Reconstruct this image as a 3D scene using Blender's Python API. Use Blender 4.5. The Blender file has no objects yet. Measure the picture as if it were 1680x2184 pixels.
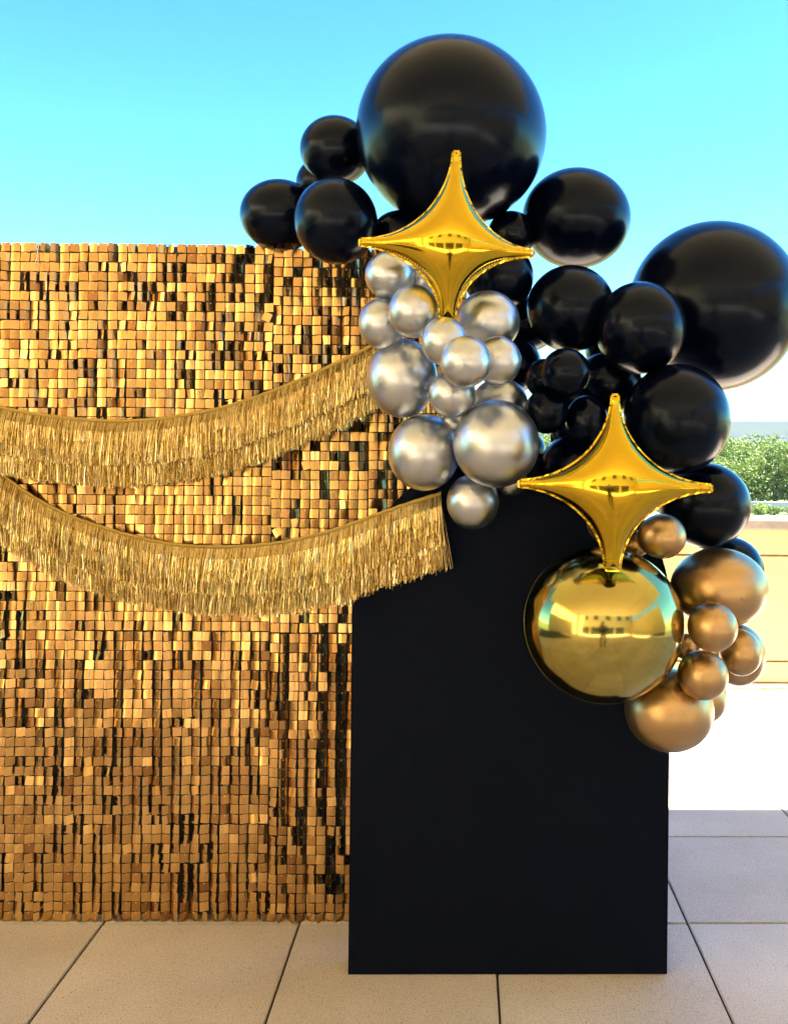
import bpy, bmesh, math, random
import numpy as np
from mathutils import Vector, Matrix, noise

R = math.radians
rng = np.random.default_rng(7)
random.seed(7)
scene = bpy.context.scene

# ------------------------------------------------------------------ camera
F, CX, CY = 1900.0, 1034.0, 935.0          # focal length and principal point, in pixels of a 1680 x 2184 picture
PW, PH = 1680.0, 2184.0
EYE = Vector((0, 0, 1.47))
YAW, ROLL = R(-1.2), R(0.6)
CAMR = (Matrix.Rotation(YAW, 4, 'Z') @ Matrix.Rotation(R(90), 4, 'X') @ Matrix.Rotation(ROLL, 4, 'Z'))
cd = bpy.data.cameras.new('camera')
cam = bpy.data.objects.new('camera', cd)
scene.collection.objects.link(cam)
cam.matrix_world = Matrix.Translation(EYE) @ CAMR
cd.sensor_fit = 'VERTICAL'; cd.sensor_height = 36.0; cd.sensor_width = 36.0 * PW / PH
cd.lens = 36.0 * F / PH
cd.shift_x = -(CX - PW / 2) / PH
cd.shift_y = -(PH / 2 - CY) / PH
cd.clip_start = 0.05; cd.clip_end = 9000
scene.camera = cam

# ------------------------------------------------------------------ light
SUN_EL, SUN_AZ = R(64), R(92)              # azimuth from +Y (away from the camera) towards +X
world = bpy.data.worlds.new('World'); scene.world = world
world.use_nodes = True
wn = world.node_tree.nodes; wl = world.node_tree.links
wn.clear()
sky = wn.new('ShaderNodeTexSky'); sky.sky_type = 'NISHITA'; sky.sun_disc = False
sky.sun_elevation = SUN_EL; sky.sun_rotation = SUN_AZ
sky.air_density = 1.0; sky.dust_density = 0.3; sky.ozone_density = 6.0
bg = wn.new('ShaderNodeBackground'); bg.inputs['Strength'].default_value = 0.05
wo = wn.new('ShaderNodeOutputWorld')
tint = wn.new('ShaderNodeMix'); tint.data_type = 'RGBA'; tint.blend_type = 'MULTIPLY'; tint.inputs[0].default_value = 1.0
tint.inputs[7].default_value = (0.23, 0.40, 0.36, 1.0)    # deep clear-weather sky
gam = wn.new('ShaderNodeGamma'); gam.inputs[1].default_value = 1.6
wl.new(sky.outputs[0], gam.inputs[0]); wl.new(gam.outputs[0], tint.inputs[6]); wl.new(tint.outputs[2], bg.inputs[0]); wl.new(bg.outputs[0], wo.inputs[0])
sd = bpy.data.lights.new('sun', 'SUN'); sd.energy = 5.0; sd.angle = R(0.5); sd.color = (1.0, 0.89, 0.74)
sun = bpy.data.objects.new('sun', sd); scene.collection.objects.link(sun)
sdir = Vector((math.sin(SUN_AZ) * math.cos(SUN_EL), math.cos(SUN_AZ) * math.cos(SUN_EL), math.sin(SUN_EL)))
sun.rotation_euler = sdir.to_track_quat('Z', 'Y').to_euler()
scene.view_settings.view_transform = 'Standard'
scene.view_settings.look = 'None'
scene.view_settings.gamma = 1.0
scene.view_settings.use_curve_mapping = False
scene.view_settings.exposure = 3.6
scene.cycles.max_bounces = 10
scene.cycles.diffuse_bounces = 5
scene.cycles.glossy_bounces = 6
scene.cycles.caustics_reflective = True
scene.cycles.use_denoising = True


# ------------------------------------------------------------------ helpers
def P(px, py, d):
    """Point at depth d (metres along the view axis) in the direction of a photo pixel."""
    v = Vector(((px - CX) / F * d, -(py - CY) / F * d, -d))
    return EYE + (CAMR @ v)

def on_plane_y(px, py, Y):
    v = CAMR @ Vector(((px - CX) / F, -(py - CY) / F, -1.0))
    return EYE + v * ((Y - EYE.y) / v.y)

def link(o, parent=None):
    scene.collection.objects.link(o)
    if parent is not None:
        o.parent = parent
    return o

def tag(o, label=None, cat=None, group=None, kind=None):
    if label: o['label'] = label
    if cat: o['category'] = cat
    if group: o['group'] = group
    if kind: o['kind'] = kind
    return o

def empty(name, loc=(0, 0, 0), rz=0.0):
    o = bpy.data.objects.new(name, None)
    o.location = loc; o.rotation_euler = (0, 0, rz); o.empty_display_size = 0.1
    return link(o)

def mesh_of(name, verts, faces, mats, smooth=False, mat_idx=None, uv=None):
    me = bpy.data.meshes.new(name)
    me.from_pydata([tuple(map(float, v)) for v in verts], [], faces)
    for m in (mats if isinstance(mats, (list, tuple)) else [mats]):
        me.materials.append(m)
    if smooth:
        me.polygons.foreach_set('use_smooth', [True] * len(me.polygons))
    if mat_idx is not None:
        me.polygons.foreach_set('material_index', mat_idx)
    if uv is not None:
        lay = me.uv_layers.new(name='UVMap')
        vi = np.empty(len(me.loops), dtype=np.int32)
        me.loops.foreach_get('vertex_index', vi)
        lay.data.foreach_set('uv', np.asarray(uv, dtype=np.float32)[vi].ravel())
    me.update()
    return me

def obj(name, me, parent=None, loc=None):
    o = bpy.data.objects.new(name, me)
    link(o, parent)
    if loc is not None: o.location = loc
    return o

class MB:
    """Collects simple solids into one mesh."""
    def __init__(s): s.v = []; s.f = []
    def box(s, x0, x1, y0, y1, z0, z1):
        b = len(s.v)
        s.v += [(x0, y0, z0), (x1, y0, z0), (x1, y1, z0), (x0, y1, z0), (x0, y0, z1), (x1, y0, z1), (x1, y1, z1), (x0, y1, z1)]
        s.f += [tuple(b + i for i in q) for q in ((0, 3, 2, 1), (4, 5, 6, 7), (0, 1, 5, 4), (1, 2, 6, 5), (2, 3, 7, 6), (3, 0, 4, 7))]
        return s
    def tube(s, pts, rad, n=8, cap=True):
        pts = [Vector(p) for p in pts]
        rads = rad if isinstance(rad, (list, tuple)) else [rad] * len(pts)
        b = len(s.v); prev = None
        for i, p in enumerate(pts):
            t = (pts[min(i + 1, len(pts) - 1)] - pts[max(i - 1, 0)]).normalized()
            if prev is None:
                a = t.orthogonal().normalized()
            else:
                a = prev - t * prev.dot(t)
                a = a.normalized() if a.length > 1e-6 else t.orthogonal().normalized()
            prev = a; c = t.cross(a)
            for k in range(n):
                w = 2 * math.pi * k / n
                s.v.append(tuple(p + (a * math.cos(w) + c * math.sin(w)) * rads[i]))
        for i in range(len(pts) - 1):
            for k in range(n):
                s.f.append((b + i * n + k, b + i * n + (k + 1) % n, b + (i + 1) * n + (k + 1) % n, b + (i + 1) * n + k))
        if cap:
            s.f.append(tuple(b + k for k in reversed(range(n))))
            s.f.append(tuple(b + (len(pts) - 1) * n + k for k in range(n)))
        return s
    def build(s, name, mat, parent=None, smooth=False, bevel=0.0):
        me = mesh_of(name, s.v, s.f, mat, smooth)
        if bevel:
            bm = bmesh.new(); bm.from_mesh(me)
            bmesh.ops.bevel(bm, geom=bm.edges[:], offset=bevel, segments=2, affect='EDGES', profile=0.5)
            bm.to_mesh(me); bm.free()
        return obj(name, me, parent)


# ------------------------------------------------------------------ materials
def new_mat(name):
    m = bpy.data.materials.new(name); m.use_nodes = True
    nt = m.node_tree; p = nt.nodes['Principled BSDF']
    return m, nt, p

def nd(nt, t, **kw):
    n = nt.nodes.new(t)
    for k, v in kw.items():
        if hasattr(n, k): setattr(n, k, v)
        else: n.inputs[k].default_value = v
    return n

def ramp(nt, stops):
    r = nt.nodes.new('ShaderNodeValToRGB')
    e = r.color_ramp.elements
    while len(e) < len(stops): e.new(0.5)
    for i, (pos, c) in enumerate(stops):
        e[i].position = pos; e[i].color = (*c, 1)
    return r

def bump(nt, p, src, strength=0.2, dist=0.01):
    b = nt.nodes.new('ShaderNodeBump'); b.inputs['Strength'].default_value = strength; b.inputs['Distance'].default_value = dist
    nt.links.new(src, b.inputs['Height']); nt.links.new(b.outputs[0], p.inputs['Normal'])
    return b

def noisy(name, c0, c1, scale=5.0, rough=0.7, metallic=0.0, bstr=0.1, bdist=0.004, detail=6, coords='Object', spec=0.5):
    m, nt, p = new_mat(name)
    tc = nd(nt, 'ShaderNodeTexCoord'); nz = nd(nt, 'ShaderNodeTexNoise'); nz.inputs['Scale'].default_value = scale; nz.inputs['Detail'].default_value = detail
    nt.links.new(tc.outputs[coords], nz.inputs['Vector'])
    r = ramp(nt, [(0.3, c0), (0.7, c1)])
    nt.links.new(nz.outputs['Fac'], r.inputs[0]); nt.links.new(r.outputs[0], p.inputs['Base Color'])
    p.inputs['Roughness'].default_value = rough; p.inputs['Metallic'].default_value = metallic
    p.inputs['Specular IOR Level'].default_value = spec
    if bstr: bump(nt, p, nz.outputs['Fac'], bstr, bdist)
    return m

def concrete_slab():
    m, nt, p = new_mat('speckled_concrete')
    L = nt.links
    tc = nd(nt, 'ShaderNodeTexCoord'); oi = nd(nt, 'ShaderNodeObjectInfo')
    add = nd(nt, 'ShaderNodeVectorMath', operation='ADD')
    sc = nd(nt, 'ShaderNodeVectorMath', operation='SCALE'); sc.inputs['Scale'].default_value = 1.0
    geo = nd(nt, 'ShaderNodeNewGeometry')
    L.new(geo.outputs['Position'], sc.inputs[0])
    n1 = nd(nt, 'ShaderNodeTexNoise'); n1.inputs['Scale'].default_value = 3.0; n1.inputs['Detail'].default_value = 8; n1.inputs['Roughness'].default_value = 0.6
    n2 = nd(nt, 'ShaderNodeTexNoise'); n2.inputs['Scale'].default_value = 260.0; n2.inputs['Detail'].default_value = 3
    vo = nd(nt, 'ShaderNodeTexVoronoi'); vo.inputs['Scale'].default_value = 95.0
    vo2 = nd(nt, 'ShaderNodeTexVoronoi'); vo2.inputs['Scale'].default_value = 190.0
    for n in (n1, n2, vo, vo2): L.new(sc.outputs[0], n.inputs['Vector'])
    r1 = ramp(nt, [(0.25, (0.51, 0.455, 0.395)), (0.75, (0.63, 0.57, 0.50))]); L.new(n1.outputs['Fac'], r1.inputs[0])
    r2 = ramp(nt, [(0.30, (0.60, 0.60, 0.60)), (0.55, (1.0, 1.0, 1.0)), (0.72, (1.18, 1.18, 1.18))]); L.new(n2.outputs['Fac'], r2.inputs[0])
    mu = nd(nt, 'ShaderNodeMix', data_type='RGBA', blend_type='MULTIPLY'); mu.inputs[0].default_value = 0.8
    L.new(r1.outputs[0], mu.inputs[6]); L.new(r2.outputs[0], mu.inputs[7])
    # dark pits, only where a large cell picks them
    pit = ramp(nt, [(0.10, (1, 1, 1)), (0.22, (0, 0, 0))]); L.new(vo.outputs['Distance'], pit.inputs[0])
    sel = ramp(nt, [(0.72, (0, 0, 0)), (0.78, (1, 1, 1))]); L.new(vo.outputs['Color'], sel.inputs[0])
    pm = nd(nt, 'ShaderNodeMath', operation='MULTIPLY'); L.new(pit.outputs[0], pm.inputs[0]); L.new(sel.outputs[0], pm.inputs[1])
    pit2 = ramp(nt, [(0.12, (1, 1, 1)), (0.26, (0, 0, 0))]); L.new(vo2.outputs['Distance'], pit2.inputs[0])
    sel2 = ramp(nt, [(0.62, (0, 0, 0)), (0.70, (1, 1, 1))]); L.new(vo2.outputs['Color'], sel2.inputs[0])
    pm2 = nd(nt, 'ShaderNodeMath', operation='MULTIPLY'); L.new(pit2.outputs[0], pm2.inputs[0]); L.new(sel2.outputs[0], pm2.inputs[1])
    mx = nd(nt, 'ShaderNodeMath', operation='MAXIMUM'); L.new(pm.outputs[0], mx.inputs[0]); L.new(pm2.outputs[0], mx.inputs[1])
    dk = nd(nt, 'ShaderNodeMix', data_type='RGBA'); L.new(mx.outputs[0], dk.inputs[0]); L.new(mu.outputs[2], dk.inputs[6]); dk.inputs[7].default_value = (0.12, 0.10, 0.085, 1)
    # slab to slab tone
    hv = nd(nt, 'ShaderNodeHueSaturation')
    mr = nd(nt, 'ShaderNodeMapRange'); mr.inputs[3].default_value = 0.89; mr.inputs[4].default_value = 1.08
    L.new(oi.outputs['Random'], mr.inputs[0]); L.new(mr.outputs[0], hv.inputs['Value']); L.new(dk.outputs[2], hv.inputs['Color'])
    # faint stains
    st = nd(nt, 'ShaderNodeTexNoise'); st.inputs['Scale'].default_value = 1.3; st.inputs['Detail'].default_value = 5; L.new(sc.outputs[0], st.inputs['Vector'])
    rs = ramp(nt, [(0.35, (0.74, 0.71, 0.67)), (0.6, (1, 1, 1))]); L.new(st.outputs['Fac'], rs.inputs[0])
    ms = nd(nt, 'ShaderNodeMix', data_type='RGBA', blend_type='MULTIPLY'); ms.inputs[0].default_value = 0.7
    L.new(hv.outputs[0], ms.inputs[6]); L.new(rs.outputs[0], ms.inputs[7])
    L.new(ms.outputs[2], p.inputs['Base Color'])
    p.inputs['Roughness'].default_value = 0.62; p.inputs['Specular IOR Level'].default_value = 0.35
    hb = nd(nt, 'ShaderNodeMath', operation='SUBTRACT'); L.new(n2.outputs['Fac'], hb.inputs[0]); L.new(mx.outputs[0], hb.inputs[1])
    bump(nt, p, hb.outputs[0], 0.25, 0.0015)
    return m

def latex(name, col, rough=0.16):
    m, nt, p = new_mat(name)
    L = nt.links
    tc = nd(nt, 'ShaderNodeTexCoord'); nz = nd(nt, 'ShaderNodeTexNoise'); nz.inputs['Scale'].default_value = 2.5; nz.inputs['Detail'].default_value = 5
    L.new(tc.outputs['Object'], nz.inputs['Vector'])
    mr = nd(nt, 'ShaderNodeMapRange'); mr.inputs[1].default_value = 0.3; mr.inputs[2].default_value = 0.7; mr.inputs[3].default_value = rough * 0.75; mr.inputs[4].default_value = rough * 1.35
    L.new(nz.outputs['Fac'], mr.inputs[0]); L.new(mr.outputs[0], p.inputs['Roughness'])
    p.inputs['Base Color'].default_value = (*col, 1)
    p.inputs['Specular IOR Level'].default_value = 0.19
    return m

def chrome(name, col, rough=0.27):
    m, nt, p = new_mat(name)
    L = nt.links
    tc = nd(nt, 'ShaderNodeTexCoord'); nz = nd(nt, 'ShaderNodeTexNoise'); nz.inputs['Scale'].default_value = 14; nz.inputs['Detail'].default_value = 6
    L.new(tc.outputs['Object'], nz.inputs['Vector'])
    mr = nd(nt, 'ShaderNodeMapRange'); mr.inputs[3].default_value = rough * 0.9; mr.inputs[4].default_value = rough * 1.12
    L.new(nz.outputs['Fac'], mr.inputs[0]); L.new(mr.outputs[0], p.inputs['Roughness'])
    p.inputs['Base Color'].default_value = (*col, 1); p.inputs['Metallic'].default_value = 1.0
    return m

def foil(name, col, rough=0.06, crimp=True):
    m, nt, p = new_mat(name)
    L = nt.links
    p.inputs['Base Color'].default_value = (*col, 1); p.inputs['Metallic'].default_value = 1.0; p.inputs['Roughness'].default_value = rough
    tc = nd(nt, 'ShaderNodeTexCoord'); nz = nd(nt, 'ShaderNodeTexNoise'); nz.inputs['Scale'].default_value = 9; nz.inputs['Detail'].default_value = 2
    L.new(tc.outputs['Object'], nz.inputs['Vector'])
    h = nz.outputs['Fac']
    if crimp:
        sx = nd(nt, 'ShaderNodeSeparateXYZ'); L.new(tc.outputs['UV'], sx.inputs[0])
        fr = nd(nt, 'ShaderNodeMath', operation='MULTIPLY'); fr.inputs[1].default_value = 900; L.new(sx.outputs[0], fr.inputs[0])
        nn = nd(nt, 'ShaderNodeMath', operation='MULTIPLY_ADD'); nn.inputs[1].default_value = 14.0; L.new(nz.outputs['Fac'], nn.inputs[0]); L.new(fr.outputs[0], nn.inputs[2])
        si = nd(nt, 'ShaderNodeMath', operation='SINE'); L.new(nn.outputs[0], si.inputs[0])
        mk = nd(nt, 'ShaderNodeMapRange', interpolation_type='SMOOTHSTEP'); mk.inputs[1].default_value = 0.55; mk.inputs[2].default_value = 1.0; mk.inputs[3].default_value = 0; mk.inputs[4].default_value = 0.22
        L.new(sx.outputs[1], mk.inputs[0])
        mm = nd(nt, 'ShaderNodeMath', operation='MULTIPLY'); L.new(si.outputs[0], mm.inputs[0]); L.new(mk.outputs[0], mm.inputs[1])
        ad = nd(nt, 'ShaderNodeMath', operation='MULTIPLY_ADD'); ad.inputs[1].default_value = 0.6; L.new(nz.outputs['Fac'], ad.inputs[0]); L.new(mm.outputs[0], ad.inputs[2])
        h = ad.outputs[0]
    bump(nt, p, h, 0.35, 0.004)
    return m

def attr_metal(name, c_lo, c_hi, r_lo, r_hi, attr='tone'):
    m, nt, p = new_mat(name)
    L = nt.links
    at = nd(nt, 'ShaderNodeAttribute'); at.attribute_name = attr
    r = ramp(nt, [(0.0, c_lo), (1.0, c_hi)]); L.new(at.outputs['Fac'], r.inputs[0]); L.new(r.outputs[0], p.inputs['Base Color'])
    mr = nd(nt, 'ShaderNodeMapRange'); mr.inputs[3].default_value = r_lo; mr.inputs[4].default_value = r_hi
    L.new(at.outputs['Fac'], mr.inputs[0]); L.new(mr.outputs[0], p.inputs['Roughness'])
    p.inputs['Metallic'].default_value = 1.0
    return m

M = {}
M['slab'] = concrete_slab()
M['mortar'] = noisy('joint_dirt', (0.012, 0.011, 0.009), (0.03, 0.027, 0.022), 30, 0.9)
M['cream'] = noisy('cream_plaster', (0.52, 0.40, 0.19), (0.58, 0.46, 0.23), 2.0, 0.75, bstr=0.08)
M['wall_cream'] = noisy('wall_plaster', (0.62, 0.52, 0.31), (0.68, 0.58, 0.36), 2.0, 0.75, bstr=0.08)
M['ceiling'] = noisy('ceiling_plaster', (0.82, 0.70, 0.50), (0.86, 0.75, 0.56), 1.5, 0.8, bstr=0.05)
M['stonecap'] = noisy('cap_stone', (0.20, 0.165, 0.14), (0.28, 0.235, 0.205), 12, 0.7)
M['base'] = noisy('base_stone', (0.42, 0.34, 0.29), (0.52, 0.43, 0.37), 12, 0.6)
M['black_latex'] = latex('black_latex', (0.0006, 0.0016, 0.008), 0.2)
M['black_latex'].node_tree.nodes['Principled BSDF'].inputs['Specular Tint'].default_value = (0.68, 0.82, 1.0, 1)
M['silver'] = chrome('silver_chrome_latex', (0.53, 0.56, 0.61), 0.34)
M['bronze'] = chrome('bronze_chrome_latex', (0.50, 0.335, 0.165), 0.36)
M['star'] = foil('deep_gold_foil', (0.62, 0.41, 0.028), 0.10, True)
M['orb'] = foil('olive_gold_foil', (0.43, 0.36, 0.105), 0.12, False)
M['board'] = noisy('matt_black_paint', (0.0012, 0.0023, 0.0085), (0.0019, 0.0031, 0.0105), 3.0, 0.6, bstr=0.03, bdist=0.002, spec=0.12)
M['board'].node_tree.nodes['Principled BSDF'].inputs['Specular Tint'].default_value = (0.62, 0.78, 1.0, 1)
M['backing'] = noisy('black_plastic_grid', (0.008, 0.008, 0.009), (0.016, 0.015, 0.015), 60, 0.5)
M['sequin'] = attr_metal('brushed_gold_sequin', (0.36, 0.18, 0.062), (0.77, 0.49, 0.18), 0.28, 0.17)
M['pin'] = noisy('metal_pin', (0.7, 0.56, 0.34), (0.8, 0.66, 0.42), 50, 0.18, 1.0, 0)
M['fringe'] = attr_metal('gold_tinsel', (0.46, 0.33, 0.095), (1.0, 0.84, 0.46), 0.20, 0.05)
M['ribbon_band'] = noisy('gold_braid', (0.30, 0.20, 0.04), (0.48, 0.33, 0.08), 220, 0.45, 0.6, 0.5, 0.002)
M['steel'] = noisy('dark_steel', (0.03, 0.03, 0.03), (0.06, 0.06, 0.06), 20, 0.4, 0.8, 0)
M['clear'] = noisy('clear_plastic', (0.75, 0.78, 0.8), (0.85, 0.87, 0.9), 20, 0.2, 0, 0)
M['yellow'] = noisy('yellow_ribbon', (0.62, 0.50, 0.02), (0.75, 0.62, 0.05), 20, 0.4, 0, 0)
M['grass'] = noisy('far_grass', (0.05, 0.08, 0.02), (0.10, 0.13, 0.045), 0.06, 0.9)
M['hill'] = noisy('wooded_hill', (0.012, 0.020, 0.022), (0.018, 0.026, 0.027), 0.01, 1.0, bstr=0, spec=0.0)
M['bark'] = noisy('bark', (0.06, 0.045, 0.03), (0.12, 0.09, 0.06), 8, 0.9)
M['far_wall'] = noisy('far_concrete', (0.32, 0.31, 0.29), (0.42, 0.41, 0.38), 0.8, 0.85)

def leaf_mat():
    m, nt, p = new_mat('leaves'); L = nt.links
    at = nd(nt, 'ShaderNodeAttribute'); at.attribute_name = 'tone'
    r = ramp(nt, [(0.0, (0.05, 0.095, 0.014)), (0.5, (0.09, 0.155, 0.022)), (1.0, (0.15, 0.21, 0.04))])
    L.new(at.outputs['Fac'], r.inputs[0]); L.new(r.outputs[0], p.inputs['Base Color']); p.inputs['Roughness'].default_value = 0.6
    tr = nd(nt, 'ShaderNodeBsdfTranslucent'); L.new(r.outputs[0], tr.inputs[0])
    mx = nd(nt, 'ShaderNodeMixShader'); mx.inputs[0].default_value = 0.35
    out = nt.nodes['Material Output']
    L.new(p.outputs[0], mx.inputs[1]); L.new(tr.outputs[0], mx.inputs[2]); L.new(mx.outputs[0], out.inputs[0])
    return m
M['leaf'] = leaf_mat()

def glass_mat():
    m, nt, p = new_mat('tinted_glass')
    p.inputs['Base Color'].default_value = (0.03, 0.035, 0.035, 1); p.inputs['Roughness'].default_value = 0.05
    return m
M['glass'] = glass_mat()
M['shirt'] = noisy('dark_cloth', (0.015, 0.015, 0.018), (0.03, 0.03, 0.035), 40, 0.9)
M['skin'] = noisy('skin', (0.45, 0.28, 0.2), (0.5, 0.32, 0.23), 20, 0.55, bstr=0)
M['hair'] = noisy('hair', (0.02, 0.014, 0.01), (0.04, 0.028, 0.02), 60, 0.5)
M['phone'] = noisy('phone_black', (0.01, 0.01, 0.01), (0.02, 0.02, 0.02), 10, 0.25, bstr=0)

# ------------------------------------------------------------------ setting: terrace
TILE = 0.588
GX0 = on_plane_y(1467, 1979, 2.69).x            # a joint that runs away from the camera
GY0 = 2.70                                      # a joint that runs across, under the shimmer wall
PAR_Y = 5.27
fl = MB()
fl.box(-9, 9, -1.42 , PAR_Y + 0.25, -0.30, -0.012)
fl.box(-9, 9, -11.3, -1.424, -0.30, 0.0)
floor = fl.build('floor', M['slab']); tag(floor, kind='structure')
floor.data.materials[0] = M['slab']
ix0 = math.floor((-3.4 - GX0) / TILE); ix1 = math.ceil((4.6 - GX0) / TILE)
sb = MB(); g = 0.0031
sb.box(g, TILE - g, g, TILE - g, -0.03, 0.0)
slab_me = mesh_of('paving_slab', sb.v, sb.f, M['slab'])
bm = bmesh.new(); bm.from_mesh(slab_me)
bmesh.ops.bevel(bm, geom=[e for e in bm.edges if all(v.co.z > -0.001 for v in e.verts)], offset=0.0025, segments=2, affect='EDGES')
bm.to_mesh(slab_me); bm.free()
for i in range(ix0, ix1):
    for j in range(-7, 5):
        y = GY0 + j * TILE
        if y > PAR_Y: continue
        s = obj('paving_slab', slab_me, floor, (GX0 + i * TILE, y, random.uniform(-0.0008, 0.0008)))

# the dark bed seen in the joints
bed = MB().box(-9, 9, -1.42, PAR_Y, -0.012, -0.006).build('joint_bed', M['mortar'], floor)

# parapet
par = empty('parapet_wall', (0, PAR_Y, 0)); tag(par, 'cream plastered terrace parapet with stone coping and grooves', 'parapet')
def par_box(name, z0, z1, y0, y1, mat, bevel=0.004):
    m = MB()
    m.box(-9, 9, y0, y1, z0, z1)
    return m.build(name, mat, par, bevel=bevel)
par_box('wall_face', 0.165, 0.785, 0.0, 0.20, M['cream'])
par_box('wall_face', 0.797, 0.945, -0.004, 0.20, M['cream'])
par_box('wall_face', 0.035, 0.155, -0.003, 0.20, M['cream'])
par_box('groove', 0.03, 0.94, 0.022, 0.19, M['base'])
par_box('base_course', -0.01, 0.033, -0.022, 0.20, M['base'])
par_box('coping', 0.947, 1.008, -0.045, 0.25, M['stonecap'], 0.008)
for x in (1.98, 4.6, -1.2, -4.0):
    m = MB()
    m.tube([(x, -0.012, 0.70), (x, 0.02, 0.70)], 0.014, 12)
    m.build('fixing_cap', M['steel'], par, True)

# roof over the near part of the terrace
ROOF_Z, ROOF_EDGE = 4.6, 3.46
rf = MB(); rf.box(-7.4, 7.3, -6.2, ROOF_EDGE, ROOF_Z, ROOF_Z + 0.45)
ceiling = rf.build('ceiling', M['ceiling']); tag(ceiling, kind='structure')

# rear facade behind the camera: only its reflections are seen
back = empty('rear_facade', (0, -11.0, 0)); tag(back, 'cream facade with dark glazed doors facing the terrace', 'facade')
def back_box(name, x0, x1, y0, y1, z0, z1, mat): return MB().box(x0, x1, y0, y1, z0, z1).build(name, mat, back)
back_box('wall', -9, 9, -0.3, 0.0, 2.6, 8.0, M['wall_cream'])  # height of a second storey added to block the sky band in reflections
for x in (-7.0, -3.5, 0.2, 3.9, 7.0):
    back_box('upper_window', x - 0.7, x + 0.7, -0.02, 0.012, 4.9, 6.6, M['glass'])
for (a, b) in ((-9.0, -8.4), (-5.6, -5.1), (-1.9, -1.4), (1.9, 2.4), (5.4, 9.0)):
    back_box('pier', a, b, -0.3, 0.02, 0.0, 2.6, M['cream'])
for (a, b) in ((-8.4, -5.6), (-5.1, -1.9), (-1.4, 1.9), (2.4, 5.4)):
    n = 3; w = (b - a) / n
    for q in range(n):
        back_box('glass_pane', a + q * w + 0.04, a + (q + 1) * w - 0.04, -0.14, -0.12, 0.05, 2.55, M['glass'])
        back_box('door_frame', a + q * w - 0.04, a + q * w + 0.04, -0.16, -0.08, 0.0, 2.6, M['steel'])
# right hand return wall and corner columns under the roof
rw = MB(); rw.box(8.4, 8.7, -10.95, 1.2, 0.0, 4.4)
o = rw.build('side_wall', M['wall_cream']); tag(o, 'low cream side wall closing the terrace on its sunny side', 'wall')
lw = MB(); lw.box(-8.7, -8.4, -10.95, 1.6, 0.0, 8.0)  # added on the open side: screens off sky, throws back warm sunlight
o = lw.build('side_wall', M['wall_cream']); tag(o, 'unseen high cream wall added to hide sky and bounce warm light', 'wall')
for (x, y) in ((-6.4, -5.8), (5.2, -5.8)):
    o = MB().box(x - 0.22, x + 0.22, y - 0.22, y + 0.22, 0.0, ROOF_Z - 0.002).build('column', M['cream'], bevel=0.02)
    tag(o, 'square cream column carrying the terrace roof', 'column', 'columns under the terrace roof')

# ------------------------------------------------------------------ setting: land beyond
GZ = -5.6
n = 48
verts = [(0, 0, GZ)] + [(3400 * math.cos(2 * math.pi * k / n), 3400 * math.sin(2 * math.pi * k / n), GZ) for k in range(n)]
gm = mesh_of('ground', verts, [(0, 1 + k, 1 + (k + 1) % n) for k in range(n)], M['grass'])
tag(obj('ground', gm), kind='structure')
# building under the terrace
tb = MB().box(-9, 9, -11.3, PAR_Y + 0.25, GZ, -0.302).build('lower_storey', M['cream']); tag(tb, kind='structure')

def ridge(name, dist, h0, amp, seed, half=2200, mat='hill'):
    v = []; f = []; nx, ny = 120, 10
    for j in range(ny + 1):
        for i in range(nx + 1):
            x = -half + 2 * half * i / nx; t = j / ny
            y = dist + t * 220
            prof = math.sin(math.pi * min(1, t * 0.9 + 0.02) * 0.55)
            h = (h0 + amp * noise.fractal(Vector((x * 0.0016 + seed, t * 0.8, seed)), 1.0, 2.1, 5)) * prof
            v.append((x, y, GZ - 1 + h))
    for j in range(ny):
        for i in range(nx):
            a = j * (nx + 1) + i
            f.append((a, a + 1, a + nx + 2, a + nx + 1))
    o = obj(name, mesh_of(name, v, f, M[mat], True)); tag(o, kind='structure'); return o
ridge('hills', 1500, 50, 9, 3.1)

# retaining wall and trees beyond it
RW_Y = 88
o = MB().box(-10, 90, RW_Y, RW_Y + 0.5, GZ, GZ + 1.05).build('retaining_wall', M['far_wall']); tag(o, 'low grey concrete wall in front of the distant trees', 'wall')

def leaf_cloud(centers, radii, n, size, seed):
    """Leaf-clump faces spread through lumpy volumes."""
    r = np.random.default_rng(seed)
    c = np.asarray(centers); rad = np.asarray(radii)
    w = rad ** 2; idx = r.choice(len(c), n, p=w / w.sum())
    d = r.normal(size=(n, 3)); d /= np.linalg.norm(d, axis=1)[:, None]
    k = r.uniform(0.45, 1.08, n) ** 0.6
    pos = c[idx] + d * (rad[idx] * k)[:, None] * np.array([1, 1, 0.85])
    nor = d * 0.6 + r.normal(size=(n, 3)) * 0.6; nor /= np.linalg.norm(nor, axis=1)[:, None]
    t = np.cross(nor, r.normal(size=(n, 3))); t /= np.linalg.norm(t, axis=1)[:, None]
    b = np.cross(nor, t)
    s = size * r.uniform(0.5, 1.3, n)[:, None]
    v = np.stack([pos - t * s, pos - b * s * 0.5, pos + t * s, pos + b * s * 0.5], 1).reshape(-1, 3)
    f = np.arange(4 * n).reshape(n, 4)
    tone = np.clip(0.45 + 0.25 * r.normal(size=n) + 0.25 * np.sin(idx * 2.4), 0, 1)
    return v, f, tone

def cloud_mesh(name, v, f, tone, mat):
    me = mesh_of(name, v, [tuple(map(int, q)) for q in f], mat)
    a = me.attributes.new('tone', 'FLOAT', 'POINT'); a.data.foreach_set('value', np.repeat(tone, f.shape[1]).astype(np.float32))
    return me

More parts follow.
